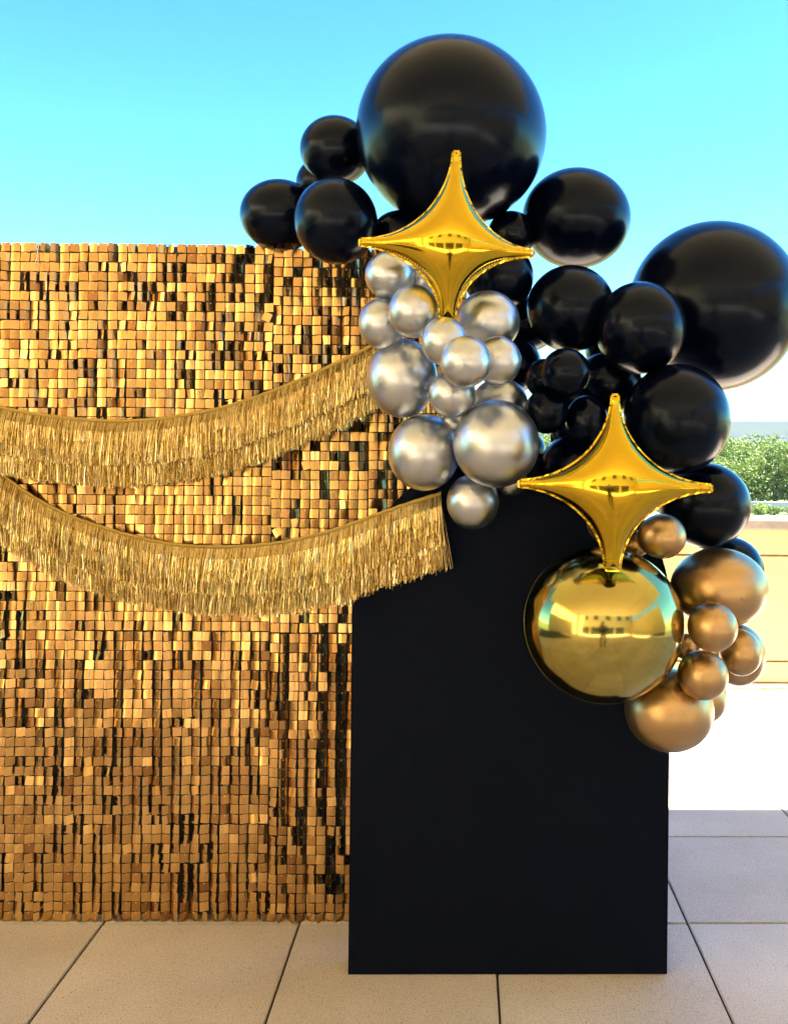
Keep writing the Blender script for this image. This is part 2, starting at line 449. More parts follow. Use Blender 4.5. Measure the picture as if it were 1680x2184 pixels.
def make_tree_meshes(seed, h, w):
    r = np.random.default_rng(seed)
    tr = MB()
    tr.tube([(0, 0, 0), (0.05, 0, h * 0.2), (0.1, 0.05, h * 0.45), (0.05, 0, h * 0.75)], [0.22, 0.17, 0.11, 0.03], 8)
    cs, rs = [], []
    for k in range(22):
        a = r.uniform(0, 2 * math.pi); zz = r.uniform(0.14, 0.93)
        spread = w * 0.5 * math.sqrt(max(0.05, 1 - ((zz - 0.52) / 0.5) ** 2)) * r.uniform(0.45, 0.9)
        c = (spread * math.cos(a), spread * math.sin(a), h * zz)
        cs.append(c); rs.append(r.uniform(0.14, 0.25) * w)
        if k < 9:
            tr.tube([(0.05, 0, h * r.uniform(0.25, 0.5)), (c[0] * 0.5, c[1] * 0.5, c[2] * 0.85), c], [0.08, 0.05, 0.015], 6)
    cs.append((0, 0, h * 0.55)); rs.append(w * 0.3)
    v, f, tone = leaf_cloud(cs, rs, 5200, 0.17, seed)
    return mesh_of('trunk', tr.v, tr.f, M['bark'], True), cloud_mesh('crown', v, f, tone, M['leaf'])

tree_protos = [make_tree_meshes(s, hh, ww) for s, hh, ww in ((11, 7.0, 6.5), (12, 7.4, 6.0), (13, 6.6, 7.0))]
TR = []
trr = random.Random(77)
for row, (y0, x0, x1, dx_, sc_) in enumerate(((95, 9.4, 45, 3.4, 0.86), (101, 9.6, 48, 3.6, 0.96), (109, 9, 52, 4.0, 1.04))):
    x = x0 + row * 1.3
    while x < x1:
        TR.append((x + trr.uniform(-0.6, 0.6), y0 + trr.uniform(-1.5, 1.5), sc_ * trr.uniform(0.92, 1.08), trr.uniform(0, 6.28), trr.randrange(3), row))
        x += dx_
for k, (x, y, s, rz, kind, row) in enumerate(TR):
    t = empty('leafy_tree', (x, y, GZ), rz); t.scale = (s, s, s)
    tag(t, ('leafy green tree standing directly behind the low grey wall', 'leafy green tree in the middle row, half covered by the front trees', 'tall green tree of the rearmost row, only its top showing')[row], 'tree', ('front row of trees', 'middle row of trees', 'rear row of trees')[row])
    obj('trunk', tree_protos[kind][0], t); obj('crown', tree_protos[kind][1], t)

def shrub_mesh(seed):
    r = np.random.default_rng(seed)
    cs = [(r.uniform(-0.8, 0.8), r.uniform(-0.5, 0.5), r.uniform(0.3, 0.75)) for _ in range(7)]
    v, f, tone = leaf_cloud(cs, [r.uniform(0.3, 0.5) for _ in cs], 900, 0.10, seed)
    st = MB()
    for c in cs: st.tube([(c[0] * 0.2, c[1] * 0.2, 0), c], [0.03, 0.01], 5)
    return mesh_of('stems', st.v, st.f, M['bark']), cloud_mesh('foliage', v, f, np.clip(tone + 0.2, 0, 1), M['leaf'])
shr = [shrub_mesh(31), shrub_mesh(32)]
for k in range(16):
    t = empty('shrub', (12 + k * 1.75 + random.uniform(-0.4, 0.4), 84 + random.uniform(-1, 1), GZ), random.uniform(0, 6))
    t.scale = [random.uniform(0.8, 1.25)] * 3
    tag(t, 'low green shrub in front of the distant grey wall', 'shrub', 'shrubs below the far wall')
    obj('stems', shr[k % 2][0], t); obj('foliage', shr[k % 2][1], t)

# ------------------------------------------------------------------ shimmer wall
WY = 2.72                                    # plane of the sequins
CELL = 0.0292
TOPZ = 2.047
BX = -0.588                                  # a joint between two backing panels
sw = empty('shimmer_wall', (-0.9, WY + 0.02, 0)); tag(sw, 'tall shimmer wall covered in hanging square gold sequins', 'backdrop')
off = Vector((-0.9, WY + 0.02, 0))
NPX0, NPX1, NPZ = -4, 2, 7                   # panels of ten by ten cells
x_left = BX + NPX0 * 10 * CELL

# curved sequin: bowed about its vertical axis, pin near the top
SQ = CELL * 0.91
def sequin_geo():
    v = []; f = []; mi = []
    nx = 4
    for j in (0, 1):
        for i in range(nx + 1):
            u = i / nx - 0.5
            v.append((u * SQ, -0.0017 * (1 - (2 * u) ** 2), -j * SQ))
    for i in range(nx):
        f.append((i, nx + 1 + i, nx + 2 + i, i + 1)); mi.append(0)
    b = len(v); cz = -SQ * 0.13; rr = 0.0021
    for k in range(6):
        w = 2 * math.pi * k / 6
        v.append((rr * math.cos(w), -0.0019, cz + rr * math.sin(w)))
    v.append((0, -0.0038, cz))
    for k in range(6):
        f.append((b + k, b + 6, b + (k + 1) % 6)); mi.append(1)
    return np.array(v), f, mi
sq_v, sq_f, sq_m = sequin_geo()

panels = {}
prng = random.Random(21)
for i in range(NPX0, NPX1):
    for j in range(NPZ):
        dx, dz = prng.uniform(-0.001, 0.001), prng.uniform(-0.0025, 0.0015)
        if i >= 0: dz -= 0.006
        x0 = BX + i * 10 * CELL + dx; z1 = TOPZ - j * 10 * CELL + dz
        m = MB()
        m.box(x0 + 0.0006 - off.x, x0 + 10 * CELL - 0.0006 - off.x, 0.012, 0.018, z1 - 10 * CELL - 0.002, z1 + 0.0005)
        for k in range(11):                  # the raised grid the sequins hang from
            xx = x0 + k * CELL - off.x
            m.box(max(xx - 0.001, x0 + 0.001 - off.x), min(xx + 0.001, x0 + 10 * CELL - 0.001 - off.x), 0.004, 0.0125, z1 - 10 * CELL + 0.003, z1 - 0.003)
        panels[(i, j)] = (m.build('backing_panel', M['backing'], sw), x0, z1)

# sequin poses: runs down each column hold their turn
ncol = (NPX1 - NPX0) * 10; nrow = NPZ * 10
turn = np.zeros((nrow, ncol)); lean = np.zeros((nrow, ncol)); swing = np.zeros((nrow, ncol)); tone = np.zeros((nrow, ncol))
pr = np.random.default_rng(5)
for c in range(ncol):
    st = 0.0
    for r_ in range(nrow):
        fx = c / ncol; fz = r_ / nrow
        patch = noise.noise(Vector((c * 0.13, r_ * 0.10, 4.2)))
        zig = 1.0 if (fz > 0.62 and fx > 0.30) else (0.55 if fz > 0.5 else 0.0)
        calm = 0.70 if 0.33 < fz < 0.56 and fx > 0.4 else 0.0
        p_keep = 0.34 + 0.22 * zig
        if r_ == 0 or r_ % 10 == 0 or pr.random() > p_keep:
            q = pr.random()
            p_turn = min(0.9, max(0.06, 0.50 + 0.26 * patch + 0.24 * zig - calm * 0.5))
            if q < p_turn:
                if zig > 0.5:
                    sgn = (1 if c % 2 else -1) if pr.random() < 0.85 else (1 if pr.random() < 0.5 else -1)
                    st = sgn * pr.uniform(16, 38)
                else:
                    sgn = 1 if pr.random() < 0.8 else -1
                    st = sgn * (pr.uniform(22, 48) if pr.random() < 0.85 else pr.uniform(8, 22))
            else:
                st = pr.normal(0, 5.5)
        turn[r_, c] = st + pr.normal(0, 2.5)
        lean[r_, c] = pr.normal(4.5, 2.6)
        swing[r_, c] = pr.normal(0, 2.2)
        if pr.random() < 0.006: swing[r_, c] = pr.uniform(-32, 32); lean[r_, c] = pr.uniform(4, 16)
        odd = -0.45 if pr.random() < 0.13 else 0.0
        tone[r_, c] = np.clip(odd + 0.58 + 0.14 * pr.normal() + 0.35 * noise.noise(Vector((c * 0.21, r_ * 0.21, 9.0))), 0, 1)

garl_paths = []      # filled below: used to know which sequins are in the open
UP = [(-60, 852), (0, 869), (95, 886), (191, 896), (286, 898), (381, 888), (477, 869), (572, 838), (667, 798), (763, 753), (800, 733)]
LO = [(-60, 960), (0, 1008), (71, 1059), (143, 1097), (214, 1123), (286, 1144), (357, 1159), (429, 1166), (500, 1166), (572, 1161), (643, 1149), (715, 1130), (801, 1099), (870, 1075), (940, 1052)]
def proj(p):
    q = CAMR.inverted() @ (Vector(p) - EYE)
    return CX + F * q.x / -q.z, CY - F * q.y / -q.z
def hidden(px, py):
    if px < 4 or px > 742 and py > 1150 or px > 815: return True
    for path in (UP, LO):
        y = np.interp(px, [a for a, _ in path], [b for _, b in path])
        if y - 12 < py < y + 155: return True
    if (px - 716) ** 2 + (py - 471) ** 2 < 108 ** 2: return True
    if px > 762 and py < 880: return True
    return False

cands = []; poses = {}
for r_ in range(nrow):
    for c in range(ncol):
        i, j = NPX0 + c // 10, r_ // 10
        if (i, j) == (NPX0 + 2, 4) and (r_, c) in (): continue
        pan, x0, z1 = panels[(i, j)]
        x = x0 + (c % 10 + 0.5) * CELL; z = z1 - (r_ % 10) * CELL - 0.0008
        y = WY - 0.004 - 0.0025 * (r_ % 2) * 0
        Rm = Matrix.Rotation(R(turn[r_, c]), 4, 'Z') @ Matrix.Rotation(R(-lean[r_, c]), 4, 'X') @ Matrix.Rotation(R(swing[r_, c]), 4, 'Y')
        # bring the leaf forward so that no corner cuts the backing grid
        ext = abs(math.sin(R(turn[r_, c]))) * SQ * 0.5
        mw = Matrix.Translation((x, y - 0.25 * ext - 0.003, z)) @ Rm
        poses[(r_, c)] = (mw, tone[r_, c], pan)
        px, py = proj((x, WY, z - SQ / 2))
        if not hidden(px, py):
            cands.append(((Vector((x, WY, z)) - EYE).length, r_, c))
cands.sort(); single = {(a, b) for _, a, b in cands[:300]}

# 300 sequins nearest the camera are pieces of their own; a few shared meshes carry the tones
NT = 6
sq_meshes = []
for k in range(NT):
    me = mesh_of('sequin', sq_v, sq_f, [M['sequin'], M['pin']], True, sq_m)
    a = me.attributes.new('tone', 'FLOAT', 'POINT'); a.data.foreach_set('value', [(k + 0.5) / NT] * len(sq_v))
    sq_meshes.append(me)
allv, allf, allm, allt = [], [], [], []
base = 0
for (r_, c), (mw, t, pan) in poses.items():
    if (r_, c) in single:
        o = obj('sequin', sq_meshes[min(NT - 1, int(t * NT))], pan)
        o.matrix_local = Matrix.Translation(-off) @ mw
    else:
        A = np.array((Matrix.Translation(-off) @ mw))
        v = sq_v @ A[:3, :3].T + A[:3, 3]
        allv.append(v); allf += [tuple(base + q for q in f) for f in sq_f]; allm += sq_m
        allt.append(np.full(len(v), t)); base += len(v)
me = mesh_of('sequins', np.concatenate(allv), allf, [M['sequin'], M['pin']], True, allm)
a = me.attributes.new('tone', 'FLOAT', 'POINT'); a.data.foreach_set('value', np.concatenate(allt).astype(np.float32))
so = obj('sequins', me, sw); so['kind'] = 'stuff'
# frame behind
MB().box(x_left - off.x, BX + NPX1 * 10 * CELL - off.x, 0.0185, 0.022, 0.004, TOPZ - 0.004).build('back_sheet', M['backing'], sw)
xr = BX + NPX1 * 10 * CELL
for xx in (x_left + 0.03, BX - 0.5, xr - 0.03):
    MB().box(xx - 0.015 - off.x, xx + 0.015 - off.x, 0.0225, 0.038, 0.0, TOPZ - 0.015).build('frame_post', M['steel'], sw)
    MB().box(xx - 0.02 - off.x, xx + 0.02 - off.x, 0.0385, 0.45, 0.0, 0.02).build('foot', M['steel'], sw)
for zz in (0.02, TOPZ - 0.05):
    MB().box(x_left + 0.05 - off.x, xr - 0.05 - off.x, 0.0385, 0.06, zz, zz + 0.03).build('frame_rail', M['steel'], sw)

# clear hook on the wall's top edge
hk = MB()
h0 = on_plane_y(80, 531, WY - 0.03)
hk.tube([h0 + Vector((0.0035 * math.sin(a), 0, 0.006 + 0.0075 * math.cos(a))) for a in np.linspace(0.6, 5.8, 12)], 0.0012, 6)
hk.tube([h0 + Vector((0.002, 0, 0.002)), h0 + Vector((0.0, -0.001, -0.03)), h0 + Vector((-0.004, -0.003, -0.042)), h0 + Vector((0.003, -0.004, -0.046)), h0 + Vector((0.005, -0.003, -0.036))], 0.0012, 6)
hk.tube([h0 + Vector((0, 0, 0.002)), h0 + Vector((0, 0.03, 0.004)), h0 + Vector((0, 0.065, -0.01))], 0.0012, 6)
o = hk.build('wire_hook', M['clear'], None, True); tag(o, 'small clear hook clipped over the shimmer wall edge', 'hook')

# ------------------------------------------------------------------ black arch board
BY = 2.44
pL = on_plane_y(746, 1700, BY).x; pR = on_plane_y(1424, 1900, BY).x
pc = (pL + pR) / 2; pr_ = (pR - pL) / 2
apex = on_plane_y(1083, 962, BY).z; spring = apex - pr_
ab = empty('arch_board', (pc, BY, 0)); tag(ab, 'tall matt black arched backdrop board standing on the paving', 'backdrop')
prof = [(-pr_, 0.0), (pr_, 0.0)] + [(pr_ * math.cos(a), spring + pr_ * math.sin(a)) for a in np.linspace(0, math.pi, 49)]
def arch_mesh(y0, y1):
    n = len(prof)
    v = [(x, y0, z) for x, z in prof] + [(x, y1, z) for x, z in prof]
    f = [tuple(range(n)), tuple(n + k for k in reversed(range(n)))] + [(k, n + k, n + (k + 1) % n, (k + 1) % n) for k in range(n)]
    return v, f
v, f = arch_mesh(0.0, 0.018)
me = mesh_of('front_board', v, f, M['board'])
bm = bmesh.new(); bm.from_mesh(me)
bmesh.ops.recalc_face_normals(bm, faces=bm.faces[:])
bmesh.ops.bevel(bm, geom=[e for e in bm.edges if all(q.co.y < 0.001 for q in e.verts)], offset=0.0025, segments=2, affect='EDGES')
bm.to_mesh(me); bm.free()
obj('front_board', me, ab)
# bent edge strip round the back
n = len(prof); v = []; f = []
for k, (x, z) in enumerate(prof):
    cx_, cz_ = 0.0, spring * 0.5
    s_ = 0.982
    for (yy, sc_) in ((0.0185, 0.997), (0.075, 0.997), (0.075, 0.965), (0.0185, 0.965)):
        v.append((x * sc_, yy, cz_ + (z - cz_) * sc_ if z > 0.001 else 0.0015 + (1 - sc_) * 0.5))
for k in range(n):
    for q in range(4):
        a0 = k * 4 + q; a1 = k * 4 + (q + 1) % 4; b0 = ((k + 1) % n) * 4 + q; b1 = ((k + 1) % n) * 4 + (q + 1) % 4
        f.append((a0, a1, b1, b0))
obj('edge_strip', mesh_of('edge_strip', v, f, M['board']), ab)
for sx in (-1, 1):
    MB().box(sx * 0.25 - 0.03, sx * 0.25 + 0.03, 0.076, 0.26, 0.0, 0.015).build('rear_foot', M['board'], ab)

# ------------------------------------------------------------------ fringe garlands
def smooth_path(pts, n):
    xs_ = np.array([p[0] for p in pts], float); ys_ = np.array([p[1] for p in pts], float)
    t = np.linspace(0, 1, len(pts)); tt = np.linspace(0, 1, n)
    # Catmull-Rom through the points
    out = []
    for u in tt:
        s_ = u * (len(pts) - 1); i = min(int(s_), len(pts) - 2); f_ = s_ - i
        g_ = lambda a, k: a[min(max(k, 0), len(a) - 1)]
        r_ = []
        for a in (xs_, ys_):
            p0, p1, p2, p3 = g_(a, i - 1), g_(a, i), g_(a, i + 1), g_(a, i + 2)
            r_.append(0.5 * ((2 * p1) + (-p0 + p2) * f_ + (2 * p0 - 5 * p1 + 4 * p2 - p3) * f_ ** 2 + (-p0 + 3 * p1 - 3 * p2 + p3) * f_ ** 3))
        out.append(r_)
    return out

def make_garland(path, depth_of, length, label, seed, count):
    g_ = np.random.default_rng(seed)
    pts = [on_plane_y(px, py, depth_of(px)) for px, py in smooth_path(path, 120)]
    root = empty('fringe_garland', pts[60]); tag(root, label, 'garland', 'metallic fringe garlands')
    o0 = np.array(pts[60])
    A = np.array([np.array(p) for p in pts]) - o0
    seg = np.linalg.norm(np.diff(A, axis=0), axis=1); cum = np.concatenate([[0], np.cumsum(seg)])
    # braid band along the top: flat folded tape with a rolled lip
    v = []; f = []
    for k, p in enumerate(A):
        for (dy, dz) in ((-0.004, 0.006), (-0.0055, 0.002), (-0.004, -0.006), (0.002, -0.007), (0.003, 0.005)):
            wob = 0.0006 * math.sin(k * 1.7)
            v.append(p + np.array([0, dy, dz + wob]))
    for k in range(len(A) - 1):
        for q in range(5):
            f.append((k * 5 + q, k * 5 + (q + 1) % 5, (k + 1) * 5 + (q + 1) % 5, (k + 1) * 5 + q))
    obj('heading_tape', mesh_of('heading_tape', v, f, M['ribbon_band'], True), root)
    for name, frac0, cnt, dy0 in (('back_fringe', 1.0, int(count * 0.9), 0.0), ('front_fringe', 0.68, count, -0.008)):
        s_ = np.sort(g_.uniform(0, cum[-1], cnt))
        P0 = np.stack([np.interp(s_, cum, A[:, q]) for q in range(3)], 1)
        # tufts: neighbouring strands lean and end together
        tuft = np.interp(s_, np.linspace(0, cum[-1], 90), g_.normal(0, 1, 90))
        tuft2 = np.interp(s_, np.linspace(0, cum[-1], 260), g_.normal(0, 1, 260))
        Ls = length * frac0 * (1 + 0.012 * tuft + 0.012 * tuft2 + 0.025 * g_.normal(size=cnt))
        out = -np.abs(g_.normal(0.0, 0.006, cnt)) - 0.003 * (1 + tuft2) + dy0
        leanx = 0.02 * tuft + 0.03 * tuft2 + 0.045 * g_.normal(size=cnt)
        leanx += np.where(s_ > cum[-1] * 0.985, g_.normal(-0.01, 0.04, cnt), 0)
        NS = 4
        wid = 0.0006 * g_.uniform(0.7, 1.4, cnt)
        ang = g_.uniform(0, 2 * math.pi, cnt); dang = g_.normal(0, 0.8, cnt)
        rows = []
        curve = g_.normal(0, 0.35, cnt)
        for k in range(NS + 1):
            u = k / NS
            c = P0.copy()
            c[:, 0] += Ls * (leanx * u + 0.05 * curve * math.sin(u * 3.0) * u)
            c[:, 2] += -Ls * u
            c[:, 1] += -0.002 + dy0 * min(1, u * 4) + out * math.sin(min(u * 1.6, 1.57)) + 0.004 * np.sin(u * 5 + ang) * u
            a_ = ang + dang * u
            sd_ = np.stack([np.cos(a_) * 0.8, np.sin(a_) * 0.8, 0.15 * np.sin(a_ * 3)], 1) * (wid * (1 - 0.3 * u))[:, None]
            rows.append(c - sd_); rows.append(c + sd_)
        V = np.stack(rows, 1).reshape(-1, 3)
        b = np.arange(cnt)[:, None] * (2 * (NS + 1))
        Fq = np.concatenate([b + np.array([2 * k, 2 * k + 1, 2 * k + 3, 2 * k + 2]) for k in range(NS)], 0)
        me = mesh_of(name, V, [tuple(map(int, q)) for q in Fq], M['fringe'])
        tn = np.clip(0.42 + 0.28 * g_.normal(size=cnt) + 0.08 * tuft2, 0, 1)
        a = me.attributes.new('tone', 'FLOAT', 'POINT'); a.data.foreach_set('value', np.repeat(tn, 2 * (NS + 1)).astype(np.float32))
        fo = obj(name, me, root); fo['kind'] = 'stuff'
    return root
make_garland(UP, lambda px: WY - 0.035 - 0.05 * max(0, (px - 600) / 200), 0.190, 'upper gold tinsel fringe garland swagged across the shimmer wall', 41, 17000)
make_garland(LO, lambda px: WY - 0.035 - 0.315 * min(1, max(0, (px - 380) / 370)) ** 1.0, 0.193, 'lower gold tinsel fringe garland draped onto the black arch board', 42, 19500)

# ------------------------------------------------------------------ balloons
def balloon_base(nu, nv):
    v = []; f = []
    for j in range(nv + 1):
        th = math.pi * j / nv
        r_ = math.sin(th); z = math.cos(th)
        if z < 0:
            k = (-z) ** 3
            z -= 0.10 * k; r_ *= 1 - 0.05 * k
        ring = 1 if j in (0, nv) else nu
        for i in range(ring):
            a = 2 * math.pi * i / nu
            v.append((r_ * math.cos(a), r_ * math.sin(a), z))
    def vid(j, i):
        if j == 0: return 0
        if j == nv: return 1 + (nv - 1) * nu
        return 1 + (j - 1) * nu + i % nu
    for j in range(nv):
        for i in range(nu):
            q = [vid(j, i), vid(j + 1, i), vid(j + 1, i + 1), vid(j, i + 1)]
            q2 = []
            for t in q:
                if t not in q2: q2.append(t)
            f.append(tuple(q2))
    return np.array(v), f
BB = {0: balloon_base(40, 26), 1: balloon_base(72, 44)}
kv = []; kf = []
_m = MB()
_m.tube([(0, 0, -1.075), (0, 0, -1.12), (0, 0, -1.15), (0, 0, -1.20), (0, 0, -1.26)], [0.10, 0.045, 0.055, 0.04, 0.085], 14)
KNOT_V, KNOT_F = np.array(_m.v), _m.f

def solve_axis(c, semi, d):
    """centre offset and radius at depth d whose outline spans c +- semi (pixels from the principal point)"""
    r_ = semi * d / F; x = c * d / F
    for _ in range(30):
        r_ = semi / F * (d * d - r_ * r_) / math.sqrt(x * x + d * d - r_ * r_)
        x = c / F * (d * d - r_ * r_) / d
    return x, r_

brg = random.Random(3)
def balloon(px, py, rx, ry, d, mat, label, group, back=(0.0, 1.0, -0.2), name='balloon'):
    x, rxm = solve_axis(px - CX, rx, d); y, rym = solve_axis(-(py - CY), ry, d)
    c = EYE + (CAMR @ Vector((x, y, -d)))
    rm = (rxm + rym) / 2
    kdir = Vector(back) + Vector((brg.uniform(-0.6, 0.6), brg.uniform(-0.1, 0.4), brg.uniform(-0.5, 0.5)))
    Rm = np.array(kdir.normalized().to_track_quat('-Z', 'Y').to_matrix())
    S = np.diag([rxm, rm, rym])
    bv, bf = BB[1 if rx > 110 else 0]
    o = obj(name, mesh_of(name, (bv * 0.985) @ Rm.T @ S, bf, M[mat], True)); o.location = c
    tag(o, label, 'balloon', group)
    kscale = 0.022 / rm if rm > 0.11 else 0.16
    kk = KNOT_V.copy(); kk[:, :2] *= min(1.0, kscale * 5)
    kk[:, 2] = -1.06 + (kk[:, 2] + 1.06) * min(1.0, kscale * 5)
    obj('knot', mesh_of('knot', kk @ Rm.T @ S, KNOT_F, M[mat], True), o)
    # thick spot of rubber at the crown, opposite the knot
    if mat != 'black_latex' or rx < 110:
        q = 0.0055 / rm
        cv = []; cf = []
        for j_, (rr_, hh_) in enumerate(((1.0, -0.006), (0.8, 0.010), (0.45, 0.013), (0.0, 0.006))):
            for i_ in range(12):
                w_ = 2 * math.pi * i_ / 12; r2 = rr_ * q
                cv.append((r2 * math.cos(w_), r2 * math.sin(w_), 0.985 * math.sqrt(1 - min(0.9, (r2 / 0.985) ** 2)) + hh_ * 0.35))
        for j_ in range(3):
            for i_ in range(12):
                cf.append((j_ * 12 + i_, j_ * 12 + (i_ + 1) % 12, (j_ + 1) * 12 + (i_ + 1) % 12, (j_ + 1) * 12 + i_))
        obj('crown_spot', mesh_of('crown_spot', np.array(cv) @ Rm.T @ S, cf, M[mat], True), o)
    return o

GB, GS, GZB = 'black balloons of the garland', 'silver chrome balloons of the garland', 'bronze chrome balloons of the garland'
for b in [
    (962, 279, 206, 211, 2.55, 'giant black balloon crowning the garland above the upper gold star'),
    (716, 320, 78, 76, 2.66, 'black balloon tucked beside the giant top balloon, above two others'),
    (597, 459, 88, 79, 2.70, 'black balloon at the garland end, sitting on the shimmer wall edge'),
    (716, 471, 91, 95, 2.45, 'black balloon hanging over the shimmer wall beside the upper star tip'),
    (692, 392, 62, 60, 2.80, 'black balloon mostly hidden behind the trio over the shimmer wall'),
    (1229, 465, 118, 110, 2.66, 'large black balloon beside the upper gold star, under the giant balloon'),
    (1217, 658, 96, 95, 2.45, 'black balloon below the large one next to the upper star'),
    (1366, 699, 99, 101, 2.36, 'glossy black balloon overlapping the giant outer balloon'),
    (1525, 652, 190, 185, 2.64, 'giant black balloon at the outer end, against the open sky'),
    (1443, 894, 117, 120, 2.32, 'large black balloon between the giant outer balloon and lower star'),
    (1503, 1078, 101, 93, 2.46, 'black balloon behind the outer tip of the lower star'),
    (1555, 1217, 76, 74, 2.62, 'black balloon peeking out behind the largest bronze balloon'),
    (1063, 590, 76, 76, 2.46, 'black balloon behind the lower edge of the upper star'),
    (1087, 777, 68, 66, 2.54, 'black balloon behind the silver cluster, seen beside silver balloons'),
    (1206, 795, 54, 54, 2.24, 'small shiny black balloon foremost in the little black cluster'),
    (1160, 808, 41, 44, 2.33, 'small black balloon just behind the foremost small black one'),
    (1165, 877, 48, 49, 2.28, 'small black balloon touching the largest silver balloon'),
    (1250, 897, 46, 55, 2.30, 'small black balloon beside the top arm of the lower star'),
    (1298, 818, 72, 72, 2.50, 'black balloon in the gap above the lower star tip'),
    (1228, 1003, 80, 80, 2.40, 'black balloon behind the inner arm of the lower star'),
    (1090, 500, 52, 52, 2.62, 'black balloon in the gap between giant balloon and upper star tip'),
    (1128, 690, 62, 60, 2.64, 'black balloon sunk behind the silver and black middle balloons'),
    (1308, 748, 62, 60, 2.58, 'black balloon sunk in the gap under the overlapping glossy one'),
    (1118, 962, 46, 46, 2.58, 'black balloon sunk behind the largest silver and small black ones'),
    (1212, 856, 52, 52, 2.50, 'black balloon sunk between the three small shiny black ones'),
    (1222, 930, 50, 48, 2.46, 'black balloon sunk under the small black cluster above the star'),
    (852, 505, 62, 58, 2.56, 'black balloon behind the inner arm of the upper star'),
]:
    balloon(*b[:5], 'black_latex', b[5], GB, name='black_balloon')
for b in [
    (831, 587, 54, 53, 2.27, 'small silver balloon topmost of the silver cluster, under the star arm'),
    (883, 664, 56, 58, 2.17, 'small silver balloon touching the lower arm of the upper star'),
    (815, 690, 52, 56, 2.28, 'small silver balloon at the top end of the upper fringe'),
    (857, 806, 77, 86, 2.33, 'medium silver balloon covering the end of the upper fringe'),
    (947, 728, 50, 53, 2.09, 'small silver balloon in front of the upper star foot'),
    (992.5, 771.5, 55.5, 56.5, 2.04, 'small silver balloon foremost in the middle of the silver cluster'),
    (1062, 769, 50, 53, 2.13, 'small silver balloon between foremost silver and the black ones'),
    (1040, 686, 69.5, 68, 2.28, 'medium silver balloon beside the foot of the upper star'),
    (964, 841, 52, 51, 2.22, 'small silver balloon below the foremost one, above two big ones'),
    (1066, 857, 60, 52, 2.36, 'shaded silver balloon behind the largest silver one'),
    (904, 965, 78, 83, 2.33, 'large silver balloon above the lower fringe end'),
    (1058, 946.5, 94, 95.5, 2.24, 'largest silver balloon, next to the lower star tip'),
    (1008, 1070, 57, 60, 2.34, 'lowest silver balloon, hanging against the black arch board'),
    (1088, 1023, 36, 35, 2.39, 'silver balloon mostly hidden behind the lower star inner tip'),
    (905, 600, 33, 33, 2.32, 'silver balloon sliver showing behind the upper star edge'),
    (966, 905, 36, 34, 2.37, 'silver balloon buried between the two big silver ones'),
]:
    balloon(*b[:5], 'silver', b[5], GS, name='silver_balloon')
for b in [
    (1411, 1144, 53, 49, 2.26, 'small bronze balloon beside the foot of the lower star'),
    (1305, 1114, 56, 52, 2.28, 'small bronze balloon behind the foot of the lower star'),
    (1353, 1160, 32, 30, 2.33, 'bronze balloon squeezed behind the foil sphere top'),
    (1534, 1254, 108, 87, 2.38, 'largest bronze balloon, wide oval beside the foil sphere'),
    (1519, 1338, 55, 54, 2.17, 'small bronze balloon foremost below the largest bronze one'),
    (1578, 1392, 47, 51, 2.32, 'small bronze balloon outermost of the three small ones'),
    (1572, 1397, 62, 68, 2.48, 'medium bronze balloon behind the outermost small bronze one'),
    (1498, 1440, 56, 55, 2.22, 'small bronze balloon above the lowest bronze balloon'),
    (1427, 1515, 98, 92, 2.31, 'lowest bronze balloon, large, under the foil sphere'),
    (1490, 1487, 62, 60, 2.46, 'bronze balloon behind the lowest one, toward the paving'),
    (1464, 1380, 28, 30, 2.34, 'bronze balloon wedged between foil sphere and small bronze ones'),
]:
    balloon(*b[:5], 'bronze', b[5], GZB, name='bronze_balloon')

# gold foil sphere with its welded seams
ox, orx = solve_axis(1287 - CX, 173, 2.22); oy, ory = solve_axis(-(1334 - CY), 168, 2.22)
oc = EYE + (CAMR @ Vector((ox, oy, -2.22)))
orb = empty('foil_sphere_balloon', oc); tag(orb, 'large mirror gold foil sphere balloon below the lower star', 'balloon')
bv, bf = balloon_base(96, 64)
sv = bv.copy(); sv[:, 2] = np.where(sv[:, 2] < -1, -1, sv[:, 2])
sv = bv / np.linalg.norm(bv, axis=1)[:, None]
orm = (orx + ory) / 2
SO = np.array([orx, orm * 0.96, ory])
obj('sphere_skin', mesh_of('sphere_skin', sv * SO, bf, M['orb'], True), orb)
def seam(nrm, name='seam', wid=0.0016):
    nrm = Vector(nrm).normalized(); a = nrm.orthogonal().normalized(); b_ = nrm.cross(a)
    m = MB(); pts = []
    for k in range(97):
        w = 2 * math.pi * k / 96
        q = a * math.cos(w) + b_ * math.sin(w)
        pts.append(Vector((q.x * SO[0], q.y * SO[1], q.z * SO[2])) * 0.9996)
    m.tube(pts, wid, 6, cap=False)
    m.build(name, M['orb'], orb, True)
seam((0.12, -0.94, 0.33), wid=0.00028)
seam((0.70, -0.10, -0.62), wid=0.0003)

